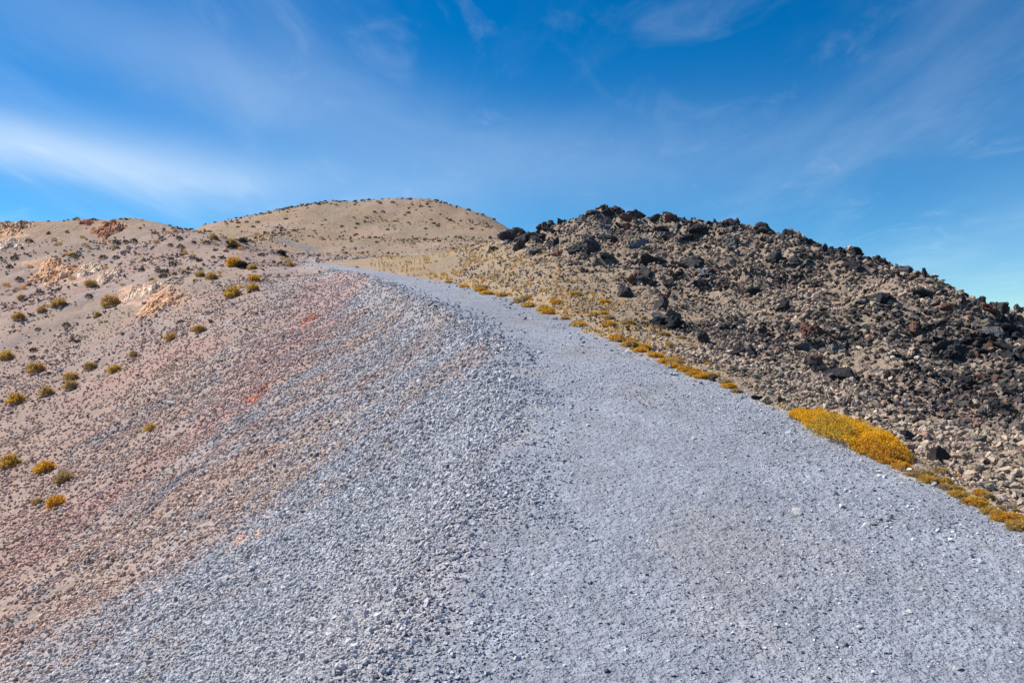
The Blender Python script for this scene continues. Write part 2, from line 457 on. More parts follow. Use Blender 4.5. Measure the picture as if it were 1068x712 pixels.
def _stones(x, y, size, col, flat_, sink, tilt, protos, faces):
    n = len(x); z, _ = on_ground(x, y)
    pv = np.array(protos)[RNG.integers(0, len(protos), n)]
    sc = np.c_[RNG.uniform(.75, 1.3, n), RNG.uniform(.65, 1.0, n), RNG.uniform(*flat_, n)] * size[:, None] * .5
    v = np.einsum('nij,nkj->nki', rot_mats(n, tilt), pv * sc[:, None, :])
    v += np.stack([x, y, z + sc[:, 2] * (1 - 2 * sink)], -1)[:, None, :]
    k = pv.shape[1]
    f = (faces[None] + (np.arange(n) * k)[:, None, None]).reshape(-1, 3)
    c = np.repeat(col, k, axis=0)
    return v.reshape(-1, 3), f, c

def scatter(n, a0, a1, r0, r1):
    a = RNG.uniform(math.radians(a0), math.radians(a1), n); l = RNG.uniform(math.log(r0), math.log(r1), n)
    r = np.exp(l); return r * np.sin(a), r * np.cos(a), r
def sizes(r, px, smin, smax, p):
    lo = np.maximum(smin, px * r / F)
    return np.minimum(lo * RNG.uniform(1e-3, 1, len(r)) ** (-1 / p), smax)
def tint(base, n, v=.18, warm=.012):
    k = np.exp(RNG.normal(0, v, n))[:, None]
    return np.clip(base * k * (1 + RNG.normal(0, warm, (n, 3))), .01, .85)

# loose chips on the trodden path
x, y, r = scatter(125000, -50, 50, 2.6, 75); Z = zones(x, y)
dens = .3 + .7 * sstep(.2, .75, noise(x * .6, y * .6, 71) * .8 + .5)
m = RNG.uniform(size=len(x)) < Z['path'] * dens
x, y, r = x[m], y[m], r[m]
s = sizes(r, 1.4, .005, .024, 3.0)
k = RNG.uniform(size=len(x))[:, None]
c = tint(np.where(k < .34, C(.54, .55, .57), np.where(k < .8, ALB['path'], C(.11, .115, .135))), len(x), .2)
stone_field('path_gravel', x, y, s, c, (.3, .65), .1)

x, y, r = scatter(16000, -20, 38, 3.4, 40); Z = zones(x, y)
m = RNG.uniform(size=len(x)) < sstep(-1.1, -.1, Z['dr']) * (1 - sstep(.0, .35, Z['dr'])) * (.25 + .75 * sstep(-.2, .3, Z['n2']))
x, y, r = x[m], y[m], r[m]
s = np.minimum(sizes(r, 2.0, .008, 1, 2.6), np.clip(.009 * r, .03, .12))
k = RNG.uniform(size=len(x))[:, None]
stone_field('path_edge_gravel', x, y, s, tint(np.where(k < .6, C(.50, .49, .49), ALB['path']), len(x), .2), (.35, .7), .12)

# stony scree of the left hand flank
x, y, r = scatter(370000, -50, 6, 2.8, 62); Z = zones(x, y)
cl = .3 + .7 * sstep(-.25, .2, fbm(x * .8, y * .8, 3, 72))
edge = sstep(-.7, .5, Z['dl'] + Z['n2'] * .5); cl = np.maximum(cl, .62 * Z['grey'])
m = RNG.uniform(size=len(x)) < np.maximum(Z['grey'] * 1.0 + Z['tan'] * .55, Z['path'] * .5) * cl * edge * (1 - .6 * sstep(25, 50, r))
x, y, r = x[m], y[m], r[m]; e = edge[m]
_, g = on_ground(x, y)
s = np.minimum(sizes(r, 2.1, .010, 1, 2.5), np.clip(.0078 * r, .032 + .014 * Z['grey'][m], .13) * (.55 + .45 * e))
k = RNG.uniform(size=len(x))[:, None]
mixg = RNG.uniform(size=len(x)) * (Z['grey'][m] + Z['tan'][m]) <= Z['grey'][m] + .3 * Z['path'][m]; g = np.where(RNG.uniform(size=len(x))[:, None] < .55, g, np.where(mixg[:, None], ALB['grey'], ALB['tan']))
c = tint(np.where(k < .85, g * 1.42, np.where(k < .96, g * .95, C(.18, .172, .172))), len(x), .14)
stone_field('slope_gravel', x, y, s, c, (.4, .85), .14, .5)

# scattered stones on the tan hillside further off
x, y, r = scatter(80000, -50, -8, 18, 100); Z = zones(x, y)
cl = sstep(-.1, .3, fbm(x * .3, y * .12, 3, 73)) * .55 + .05
m = RNG.uniform(size=len(x)) < Z['tan'] * cl
x, y, r = x[m], y[m], r[m]
_, g = on_ground(x, y)
s = np.minimum(sizes(r, 1.5, .03, 1, 2.8), .0065 * r)
k = RNG.uniform(size=len(x))[:, None]
c = tint(np.where(k < .75, g * 1.25, np.where(k < .88, g * .6, C(.42, .38, .35))), len(x), .16)
stone_field('hillside_stones', x, y, s, c, (.4, .8), .15, .4)

# lava rubble on the right
x, y, r = scatter(235000, -4, 52, 4.0, 64); Z = zones(x, y)
f1 = fbm(x * .5, y * .5, 4, 74)
cl = .42 + .58 * sstep(-.25, .15, f1)
m = RNG.uniform(size=len(x)) < Z['lava'] * cl * .95 + Z['verge'] * .11 * sstep(.1, .4, Z['dr'])
x, y, r = x[m], y[m], r[m]; lav = Z['lava'][m]; dr_ = Z['dr'][m]
cap = np.minimum(.10 + .014 * np.maximum(dr_, 0), .0155 * r + .03)
s = np.minimum(np.where(lav > .5, sizes(r, 2.9, .02, 1, 1.9), sizes(r, 2.2, .02, .16, 2.6)), cap)
t = fbm(x * .22, y * .22, 4, 75) + RNG.normal(0, .22, len(x)) + .018 * (dr_ - 5)
t = np.where(lav > .5, t, t - .25)
k = RNG.uniform(size=len(x))[:, None]
base = np.where(t[:, None] > .22, C(.068, .057, .053), np.where(t[:, None] > -.02, C(.17, .135, .112), C(.35, .272, .205)))
base = np.where(k > .975, C(.24, .135, .10), base)
c = tint(base, len(x), .22, .02)
stone_field('lava_rubble', x, y, s, c, (.4, .85), .12, .55)

# sparse dry grass between path and lava, and stones of the far hill
def blades(n, x, y, h, w, col, lean=.5, per=5):
    z, _ = on_ground(x, y)
    X = np.repeat(x, per); Y = np.repeat(y, per); Zz = np.repeat(z, per); H = np.repeat(h, per) * RNG.uniform(.5, 1.1, n * per); Wd = np.repeat(w, per)
    a = RNG.uniform(0, 2 * np.pi, n * per); b = RNG.uniform(0, 2 * np.pi, n * per); L = RNG.uniform(.2, 1, n * per) * lean
    ox, oy = np.cos(b) * H * .25, np.sin(b) * H * .25
    dx, dy = np.cos(a), np.sin(a)
    p0 = np.c_[X + ox - dy * Wd, Y + oy + dx * Wd, Zz - .01]; p1 = np.c_[X + ox + dy * Wd, Y + oy - dx * Wd, Zz - .01]
    p2 = np.c_[X + ox + dx * H * L, Y + oy + dy * H * L, Zz + H]
    v = np.stack([p0, p1, p2], 1).reshape(-1, 3); f = np.arange(len(v)).reshape(-1, 3)
    return v, f, np.repeat(np.repeat(col, per, axis=0), 3, axis=0)
x, y, r = scatter(24000, -10, 36, 5, 75); Z = zones(x, y)
m = RNG.uniform(size=len(x)) < Z['verge'] * sstep(-.15, .3, Z['n1'] + .5 * Z['n2'])
x, y, r = x[m], y[m], r[m]; n = len(x)
c = tint(np.where(RNG.uniform(size=n)[:, None] < .5, C(.58, .34, .09), C(.42, .31, .15)), n, .2)
v, f, c = blades(n, x, y, np.clip(.0045 * r, .05, .2), np.clip(.0009 * r, .004, .03), c)
add('dry_grass', mesh('dry_grass', v, f, c, M_LEAF), kind='stuff')
x, y, r = scatter(30000, -26, 2, 100, 225); Z = zones(x, y)
m = RNG.uniform(size=len(x)) < Z['far'] * (.03 + .25 * sstep(.0, .4, fbm(x * .06, y * .04, 3, 77)))
x, y, r = x[m], y[m], r[m]
s = sizes(r, 1.2, .1, .9, 2.6); _, g = on_ground(x, y)
stone_field('hill_stones', x, y, s, tint(g * RNG.choice([.75, .9, 1.15], len(x))[:, None], len(x), .15), (.4, .8), .2)

# ------------------------------------------------------------------ lava boulders
from mathutils import noise as mn, Vector, Euler, Matrix
I3 = subdiv(*subdiv(*I1))
def boulder_mesh(i, base):
    rg = np.random.default_rng(100 + i)
    Vv = chip(I3[0], rg, 9, (.28, .72))
    out = []
    for p in Vv:
        q = Vector(p) * 1.7 + Vector((i * 7.1, 3, 1))
        d = mn.fractal(q, 1.0, 2.1, 5) * .27 + (.12 - abs(mn.noise(q * 1.6)) * .45) * .5 - max(0, mn.noise(q * 3.1)) * .24
        out.append(p * (1 + d))
    out = np.array(out); out *= rg.uniform(.8, 1.2, 3)
    nz = np.array([mn.fractal(Vector(p) * 3 + Vector((i, 0, 9)), 1, 2, 3) for p in out])
    col = np.array(base) * (1 + .35 * nz)[:, None]
    return mesh('lava_boulder', out, I3[1], np.clip(col, .02, .8), M_LAVA, flat=True)
TINTS = dict(black=(.055, .052, .058), dark=(.095, .088, .09), grey=(.20, .19, .185), pale=(.40, .37, .33), red=(.23, .125, .095), blue=(.17, .175, .205))
BM = {k: [boulder_mesh(j + 20 * q, t) for j in range(6 if k in ('black', 'dark', 'grey') else 3)] for q, (k, t) in enumerate(TINTS.items())}
def boulder(u, v, px, tint_, label, group=None, lift=.18, squash=.8, pt=None, name='lava_boulder', cat='boulder'):
    p = spot(u, v) if pt is None else pt
    d = math.hypot(p[0], p[1]); R = px * d / F * .5
    me = random.choice(BM[tint_])
    o = add(name, me, (p[0], p[1], p[2] + R * squash * lift), label, cat, group)
    o.rotation_euler = (random.gauss(0, .3), random.gauss(0, .3), random.uniform(0, 6.28))
    o.scale = (R * random.uniform(.9, 1.15), R * random.uniform(.8, 1.05), R * squash * random.uniform(.85, 1.1))
    return o
BIG = [  # bearing, foot row, width in photo px, tint, label
 (880, 396, 30, 'black', 'large black jagged lava boulder in the middle of the rubble slope, below the reddish one'),
 (846, 352, 24, 'red', 'reddish brown lava boulder above the big black boulder on the rubble slope'),
 (838, 364, 17, 'blue', 'bluish grey lava block just under the reddish boulder'),
 (868, 366, 19, 'pale', 'pale tan block between the reddish boulder and the big black boulder'),
 (814, 356, 20, 'black', 'black lava boulder left of the reddish one on the rubble slope'),
 (848, 384, 22, 'black', 'black lava boulder touching the left side of the big jagged boulder'),
 (998, 367, 23, 'dark', 'dark grey boulder standing alone low on the right of the rubble slope'),
 (983, 357, 13, 'black', 'small black boulder just left of the dark grey one low on the right'),
 (966, 308, 17, 'black', 'black boulder a little below the skyline on the right flank of the ridge'),
 (893, 281, 19, 'black', 'black boulder just under the skyline left of the round skyline boulder'),
 (945, 285, 15, 'dark', 'round dark boulder standing proud on the descending skyline'),
 (796, 243, 16, 'dark', 'largest dark boulder on the skyline at the start of the descent'),
 (822, 248, 12, 'black', 'black boulder on the skyline just right of the largest skyline boulder'),
 (762, 234, 14, 'black', 'black boulder on the flat part of the skyline left of the descent'),
 (618, 227, 16, 'dark', 'dark boulder capping the pointed peak of the lava ridge'),
 (606, 233, 14, 'dark', 'dark block leaning on the left of the pointed peak of the lava ridge'),
 (631, 234, 13, 'black', 'black block leaning on the right of the pointed peak of the lava ridge'),
 (630, 247, 12, 'pale', 'pale round block set into the rocks right below the pointed peak'),
 (640, 252, 17, 'black', 'black boulder right of the pale round block below the peak'),
 (618, 260, 26, 'dark', 'broad dark boulder in the middle of the rock pile under the peak'),
 (600, 262, 20, 'black', 'black boulder left of the broad one in the rock pile under the peak'),
 (611, 270, 17, 'black', 'black boulder at the foot of the rock pile under the peak'),
 (632, 269, 14, 'grey', 'grey boulder at the right foot of the rock pile under the peak'),
 (578, 259, 19, 'black', 'black boulder at the left end of the rock pile under the peak'),
 (565, 240, 13, 'dark', 'dark boulder on the low skyline left of the pointed peak'),
 (541, 260, 15, 'dark', 'dark boulder on the left tail of the lava ridge'),
 (527, 255, 12, 'grey', 'grey boulder on the skyline of the left tail of the lava ridge'),
 (514, 262, 13, 'black', 'last black boulder at the left tip of the lava ridge'),
 (663, 259, 25, 'blue', 'bluish dark boulder on the slope right of the pointed peak'),
 (676, 276, 24, 'black', 'black boulder below the bluish one on the slope right of the peak'),
 (722, 278, 27, 'black', 'wide black boulder high on the slope below the flat skyline'),
 (738, 287, 17, 'black', 'black boulder touching the lower right of the wide black boulder'),
 (718, 250, 17, 'black', 'black boulder under the flat skyline above the wide black boulder'),
 (700, 231, 13, 'red', 'red boulder on the flat skyline between peak and descent'),
 (690, 332, 19, 'grey', 'grey block in the low cluster near the path, upper left'),
 (702, 331, 18, 'grey', 'grey block in the low cluster near the path, upper right'),
 (699, 342, 23, 'black', 'black boulder at the foot of the low cluster near the path'),
 (685, 340, 15, 'dark', 'dark boulder at the left of the low cluster near the path'),
 (750, 346, 17, 'dark', 'dark boulder right of the low cluster on the rubble slope'),
 (781, 370, 17, 'black', 'black boulder on the lower rubble slope above the path edge plants'),
 (757, 298, 15, 'dark', 'dark boulder in the middle of the slope under the flat skyline'),
 (788, 306, 14, 'black', 'black boulder in the middle of the slope below the largest skyline boulder'),
 (743, 397, 12, 'dark', 'dark rock beside the orange plants at the path edge'),
 (794, 417, 13, 'black', 'black rock right at the path edge above the big yellow plant'),
 (978, 482, 22, 'dark', 'dark rock behind the orange plants near the right border of the photo'),
 (950, 460, 17, 'dark', 'dark rock just right of the big yellow plant'),
 (1012, 462, 20, 'pale', 'pale flat block among the near rubble on the right'),
 (1040, 430, 18, 'dark', 'dark block in the near rubble at the right border'),
]
for q in BIG: boulder(q[0], q[1], q[2] * 1.25, *q[3:])
ng = 0
def zrow(u):
    a, _ = px_dir(u, 0); c = math.hypot(a, 1); r = np.exp(np.linspace(math.log(6), math.log(75), 700))
    z, _ = on_ground(a / c * r, r / c); row = 356 - F * (z - EYE) / (r / c); k = int(np.argmin(row)); return row[k]
for k in range(84):                                                # skyline of the ridge
    u = random.uniform(512, 1066); v = zrow(u) + random.choice([0.5, 1, 2, 4])
    boulder(u, v, random.choice([6, 7, 8, 9, 10, 12, 14]), random.choice(['black', 'dark', 'dark', 'grey', 'dark']),
            'rough dark lava boulder among those lining the skyline of the rubble ridge', 'boulders lining the ridge skyline', lift=.3, squash=.9)
LOWER = lambda u: float(np.interp(u, [505, 600, 690, 745, 850, 930, 1000, 1068], [259, 288, 345, 385, 430, 466, 498, 530]))
CL = [(random.uniform(530, 1060), random.random() ** 1.5) for _ in range(15)]
for k in range(165):                                               # strewn over the slope, in loose clusters
    if k % 3: cu, ct = CL[k % 15]; u = cu + random.gauss(0, 16); t = min(1, max(0, ct + random.gauss(0, .09)))
    else: u = random.uniform(540, 1066); t = random.random()
    u = min(max(u, 520), 1067)
    a, b_ = zrow(u) + 3, LOWER(u)
    v = a + (b_ - a) * t ** 1.2
    tn = random.choice(['black', 'black', 'black', 'dark', 'dark', 'dark', 'grey', 'red', 'blue'])
    nm = dict(black='black', dark='dark grey', grey='mid grey', pale='pale tan', red='reddish brown', blue='bluish grey')[tn]
    boulder(u, v, random.choice([8, 10, 12, 14, 17, 21, 25]), tn,
            f'{nm} jagged lava boulder, one of several strewn over the rubble slope', f'{nm} boulders strewn over the rubble slope')

# pale loose stones on the path and the flank
STN = {k: [mesh('stone', chip(I3[0] if 0 else subdiv(*I1)[0], np.random.default_rng(300 + j), 11, (.42, .75)), subdiv(*I1)[1], np.tile(C(*t), (162, 1)), M_STONE, flat=True) for j in range(4)]
       for k, t in dict(white=(.64, .615, .58), dull=(.36, .36, .38), slate=(.16, .16, .18)).items()}
def stone(u, v, px, kind_, label, group=None, fl=.5):
    p = spot(u, v); R = px * math.hypot(p[0], p[1]) / F * .5
    o = add('stone', random.choice(STN[kind_]), (p[0], p[1], p[2] + R * fl * .25), label, 'stone', group)
    o.rotation_euler = (random.gauss(0, .15), random.gauss(0, .15), random.uniform(0, 6.28)); o.scale = (R * 1.1, R * .8, R * fl * 1.2)
for q in [(831, 535, 14, 'white', 'flat cream stone lying alone on the right half of the path'),
          (878, 529, 10, 'white', 'white stone on the path right of the flat cream one'),
          (903, 550, 12, 'white', 'white stone on the path just below the two upper white ones at the right'),
          (955, 617, 14, 'white', 'white stone low on the right side of the path'),
          (948, 638, 9, 'white', 'small white stone below the white one low on the right of the path'),
          (896, 655, 10, 'white', 'white stone standing left of the others low on the right of the path'),
          (881, 672, 9, 'slate', 'small dark stone on the bare lower right part of the path'),
          (1000, 698, 11, 'white', 'white stone at the very bottom right of the path'),
          (812, 653, 9, 'white', 'small white stone on the lower right middle of the path'),
          (596, 633, 8, 'white', 'white pebble low in the middle of the path'),
          (540, 687, 10, 'white', 'white pebble at the bottom middle of the path'),
          (632, 700, 10, 'slate', 'dark pebble at the bottom of the path right of the middle'),
          (723, 458, 8, 'white', 'pale stone on the upper part of the path'),
          (613, 444, 7, 'white', 'pale pebble on the upper left part of the path'),
          (471, 575, 11, 'slate', 'dark stone embedded at the left edge of the path'),
          (492, 559, 10, 'dull', 'brownish stone beside the dark one at the left edge of the path'),
          (179, 422, 12, 'white', 'white stone on the pink streak of the left hillside'),
          (42, 528, 9, 'white', 'white stone beside the orange shrubs at the lower left'),
          (352, 442, 9, 'white', 'pale stone on the tan slope left of the path'),
          (300, 640, 10, 'white', 'pale stone on the grey scree at the lower left'),
          (360, 655, 12, 'white', 'largest white stone on the near grey scree'),
          (395, 610, 11, 'white', 'white stone high on the near grey scree')]:
    stone(*q)

# ------------------------------------------------------------------ outcrops of ochre earth on the left hill
def outcrop(u, v, wpx, hpx, colr, label, amp=.5, seed=1):
    p = spot(u, v); d = math.hypot(p[0], p[1]); hw = wpx * d / F * .5
    q = spot(u, v - hpx * .5); q2 = spot(u, v + hpx * .5)
    dep = max(hw * .5, min(hw * 2.2, math.hypot(q[0] - q2[0], q[1] - q2[1]) * .5))
    fx, fy = p[0] / d, p[1] / d
    n = 60; s = np.linspace(-1, 1, n); S, T = np.meshgrid(s, s)
    X = p[0] + fy * S * hw + fx * T * dep; Y = p[1] - fx * S * hw + fy * T * dep
    g, gc = on_ground(X.ravel(), Y.ravel()); g = g.reshape(n, n)
    rad = np.hypot(S, T) + .45 * fbm(S * 1.6 + seed * 5, T * 1.6, 3, 80 + seed)
    m = 1 - sstep(.35, .95, rad)
    led = fbm(X / hw * 1.5, Y / hw * 1.5, 4, 90 + seed, .6)
    st = np.floor((led + .6) * 4) / 4 * .6 + (led + .6) * .4           # little ledges
    crk = np.abs(fbm(X / hw * 2.6, Y / hw * 2.6, 3, 97 + seed)); Zz = g + m * amp * .7 * ((.15 + 1.05 * st) - .5 * (1 - sstep(0, .09, crk)) + RNG.normal(0, .02, X.shape)) - .05 - .3 * (1 - m) ** 2
    k = fbm(S * 3, T * 3, 4, 95 + seed)[..., None]
    base = np.where(k > .18, C(*colr) * .72, np.where(k < -.15, C(*colr) * 1.2 + .06, C(*colr)))
    a, b = np.meshgrid(np.arange(n - 1), np.arange(n - 1), indexing='ij')
    f = np.stack([a * n + b, a * n + b + 1, (a + 1) * n + b + 1, (a + 1) * n + b], -1).reshape(-1, 4)
    vv = np.stack([X - p[0], Y - p[1], Zz - p[2]], -1).reshape(-1, 3)
    add('rock_outcrop', mesh('rock_outcrop', vv, f, base.reshape(-1, 3), M_EARTH, flat=True), p, label, 'outcrop')
OR = (.74, .42, .23); PA = (.78, .56, .39); RD = (.48, .17, .10); BR = (.48, .21, .11)
for s_, q in enumerate([(60, 285, 46, 24, OR, 'long orange earth ledge exposed on the left hill below the crest', .9),
                        (93, 283, 26, 14, PA, 'pale sandy ledge right of the long orange one on the left hill', .6),
                        (112, 290, 24, 16, PA, 'pinkish pale ledge above the olive shrub on the left hill', .6),
                        (150, 303, 36, 22, PA, 'pale orange outcrop right of the largest olive shrub', .7),
                        (165, 317, 44, 18, OR, 'orange and red outcrop at the foot of the pale one on the left hill', .6),
                        (113, 240, 32, 14, BR, 'red brown outcrop just under the crest of the left hill', .9),
                        (8, 240, 36, 16, OR, 'orange outcrop under the crest at the left border', .9),
                        (4, 256, 28, 12, PA, 'pale orange patch of earth at the left border below the orange outcrop', .5),
                        (90, 233, 14, 6, RD, 'small red rock on the crest of the left hill', .6),
                        (265, 414, 34, 20, RD, 'narrow red rock rib on the slope left of the path', .22),
                        (322, 333, 20, 14, RD, 'red crusted stone patch below the far end of the path', .22)]):
    outcrop(q[0], q[1], q[2] * 1.25, q[3] * 1.25, *q[4:], seed=s_)

# ------------------------------------------------------------------ shrubs
def shrub_mesh(i, n, cols, w=.07, dome=.9):
    rg = np.random.default_rng(500 + i)
    V, cc = [], []
    for k in range(n):
        th = rg.uniform(0, 2 * math.pi); ph = math.acos(rg.uniform(.02, 1))
        d = np.array([math.sin(ph) * math.cos(th), math.sin(ph) * math.sin(th), math.cos(ph) * dome])
        lump = 1 + .35 * mn.noise(Vector(d) * 2.2 + Vector((i * 3.3, 0, 0)))
        t1 = d * rg.uniform(.78, 1.05) * lump
        t0 = t1 * rg.uniform(.55, .85) + rg.normal(0, .08, 3)
        t0[2] = max(t0[2], -.05)
        sd = np.cross(d, rg.normal(size=3)); sd = sd / np.linalg.norm(sd) * w * rg.uniform(.5, 1.2)
        V += [t0 - sd * .5, t0 + sd * .5, t1 + sd * .6 + rg.normal(0, .03, 3), t1 - sd * .3]
        c = C(*cols[rg.integers(len(cols))]) * math.exp(rg.normal(0, .15)); cc += [c] * 4
    # twiggy stems inside
    for k in range(14):
        th = rg.uniform(0, 2 * math.pi); e = np.array([math.cos(th) * .6, math.sin(th) * .6, rg.uniform(.3, .75)])
        s = np.array([-e[1], e[0], 0]) * .035
        V += [np.array([0, 0, -.15]) - s, np.array([0, 0, -.15]) + s, e + s * .4, e - s * .4]; cc += [C(.13, .10, .07)] * 4
    V = np.array(V)
    return mesh('shrub', V, np.arange(len(V)).reshape(-1, 4), np.clip(np.array(cc), .01, .8), M_LEAF)
PAL = dict(orange=[(.72, .38, .03), (.78, .44, .04), (.62, .28, .03), (.55, .36, .08)],
           yellow=[(.74, .44, .07), (.68, .40, .08), (.52, .38, .12), (.40, .30, .10)],
           olive=[(.52, .335, .11), (.60, .38, .14), (.40, .27, .10), (.62, .42, .18)],
           tan=[(.52, .36, .16), (.46, .32, .15), (.38, .28, .14)],
           dark=[(.060, .052, .038), (.085, .07, .045), (.05, .045, .038)])
SM = {k: [shrub_mesh(10 * q + j, 1000, c, .05, 1.0) for j in range(3)] for q, (k, c) in enumerate(PAL.items())}
SMALL = {k: [shrub_mesh(70 + 10 * q + j, 110, PAL[k], .16) for j in range(4)] for q, k in enumerate(('dark', 'olive', 'tan', 'orange'))}
def shrub(u, v, px, pal, label, group=None, small=False, h=.95, name='shrub', wid=1.0, pt=None):
    p = spot(u, v) if pt is None else pt
    R = px * (1.0 if small else .96) * math.hypot(p[0], p[1]) / F * .5
    o = add(name, random.choice((SMALL if small else SM)[pal]), (p[0], p[1], p[2] - .04 * R), label, 'shrub' if name == 'shrub' else 'plant', group)
    o.rotation_euler = (0, 0, random.uniform(0, 6.28)); o.scale = (R * wid, R * wid, R * h * 1.15)
    return o
for q in [(58, 528, 20, 'orange', 'bright orange shrub, lowest of the four at the lower left'),
          (47, 492, 21, 'orange', 'orange shrub, topmost right of the four at the lower left'),
          (10, 486, 21, 'yellow', 'yellow shrub at the left border beside three others'),
          (67, 503, 20, 'tan', 'dull straw coloured shrub between the two orange ones at the lower left'),
          (40, 526, 12, 'tan', 'small straw coloured tuft left of the lowest orange shrub'),
          (157, 449, 13, 'yellow', 'lone yellow shrub on the pink streak of the slope'),
          (116, 319, 21, 'olive', 'largest olive shrub on the left hill, beside the pale orange outcrop'),
          (94, 298, 12, 'olive', 'olive shrub above and left of the largest olive one'),
          (23, 312, 9, 'olive', 'small olive shrub high near the left border'),
          (62, 319, 15, 'olive', 'wide olive shrub left of the largest olive one'),
          (44, 325, 10, 'olive', 'small olive shrub just below the wide olive one'),
          (20, 333, 13, 'olive', 'brown green shrub near the left border below the small ones'),
          (102, 330, 9, 'olive', 'small olive shrub under the largest olive one'),
          (7, 374, 14, 'yellow', 'pale yellow green shrub touching the left border'),
          (38, 388, 19, 'olive', 'broad olive brown shrub low on the left hill'),
          (74, 396, 15, 'olive', 'brown yellow shrub right of the broad olive brown one'),
          (94, 385, 13, 'tan', 'straw coloured tuft up right of the brown yellow shrub'),
          (120, 388, 15, 'yellow', 'ochre shrub at the foot of the pinkish band on the left hill'),
          (140, 372, 11, 'tan', 'straw coloured shrub above the ochre shrub'),
          (178, 354, 14, 'olive', 'low brown green shrub on the open middle of the left hill'),
          (208, 346, 15, 'olive', 'round olive shrub standing alone on the grey slope'),
          (74, 405, 15, 'tan', 'straw coloured shrub directly under the brown yellow one'),
          (49, 411, 15, 'olive', 'dark olive shrub under the broad olive brown one'),
          (17, 420, 17, 'yellow', 'low yellowish shrub near the left border above the orange ones'),
          (221, 291, 14, 'olive', 'dark olive shrub left of the yellow ones near the path end'),
          (209, 288, 11, 'olive', 'greyish olive shrub touching the dark olive one'),
          (244, 278, 19, 'orange', 'rusty orange shrub highest of the group near the path end'),
          (252, 279, 14, 'dark', 'dark shrub growing against the rusty orange one'),
          (265, 293, 13, 'orange', 'orange brown shrub in the group near the path end'),
          (243, 309, 19, 'yellow', 'biggest yellow shrub of the group near the path end'),
          (264, 303, 15, 'yellow', 'yellow shrub right of the biggest yellow one'),
          (263, 281, 11, 'olive', 'small olive shrub right of the rusty orange one'),
          (302, 278, 10, 'olive', 'brown shrub alone near the far end of the path'),
          (293, 266, 11, 'dark', 'dark shrub on the saddle before the far hill'),
          (242, 255, 12, 'olive', 'olive shrub at the saddle edge on the left hill'),
          (242, 260, 12, 'dark', 'dark shrub just below the olive one at the saddle edge'),
          (253, 253, 10, 'dark', 'dark low shrub right of the olive one at the saddle edge'),
          (223, 249, 10, 'olive', 'olive shrub on the rim left of the saddle')]:
    shrub(*q)
DK = [(490,300),(512,305),(535,283),(530,265),(597,263),(617,270),(600,213),(440,300),(320,262),(360,262),(415,210),(390,213),(527,222),(560,228),(123,367),(275,380),(180,360),(300,352),(505,320),(470,330),(480,345),(360,215),(500,200),(480,185),(555,200),(540,310),(575,310),(118,483),(103,547),(45,263),(30,290),(90,210),(230,257),(60,330),(660,260),(808,253),(700,240),(690,262),(640,215),(655,460),(560,460),(240,520),(205,470),(100,572),(150,620)]
for cx, cy in DK:
    shrub(cx * .337, 180 + cy * .337 + 2, random.choice([6, 7, 8, 9]), 'dark', 'small dark shrub, one of many dotting the upper left hill', 'dark shrubs dotting the left hill', True)
for k in range(80):
    u = random.uniform(0, 300); v = random.uniform(240, 300) if u > 60 else random.uniform(250, 330)
    shrub(u, v, random.choice([4, 5, 5, 6, 7]), random.choice(['olive', 'olive', 'tan', 'orange']), 'tiny dry shrub, one of many sprinkled over the left hill', 'tiny dry shrubs on the left hill', True)
def far_row(u):
    a, _ = px_dir(u, 0); c = math.hypot(a, 1); r = np.exp(np.linspace(math.log(110), math.log(280), 500))
    z, _ = on_ground(a / c * r, r / c); return float((356 - F * (z - EYE) / (r / c)).min())
for k in range(125):
    sky = k < 30
    while True:
        u = random.uniform(215, 525); top = far_row(u)
        v = top + (random.uniform(.2, 1.2) if sky else 2 + (min(262, top + 52) - top - 2) * random.random() ** 1.6)
        if sky or mn.noise(Vector((u * .03, v * .06, 2))) > random.uniform(-.35, .35): break
    shrub(u, v, random.choice([3, 3.5, 4, 5, 5.5]), 'dark',
          'dark dot of a shrub on the skyline of the far rounded hill' if sky else 'dark dot of a shrub on the face of the far rounded hill',
          'shrubs along the skyline of the far hill' if sky else 'shrubs on the face of the far hill', True, h=.8)
for k in range(30):
    u = random.uniform(2, 215); a, _ = px_dir(u, 0); c = math.hypot(a, 1); r = np.exp(np.linspace(math.log(60), math.log(125), 300))
    z, _ = on_ground(a / c * r, r / c); top = float((356 - F * (z - EYE) / (r / c)).min())
    shrub(u, top + random.uniform(.2, 1.5), random.choice([3, 4, 5]), random.choice(['dark', 'olive']), 'small shrub on the skyline of the left hill', 'shrubs along the skyline of the left hill', True)

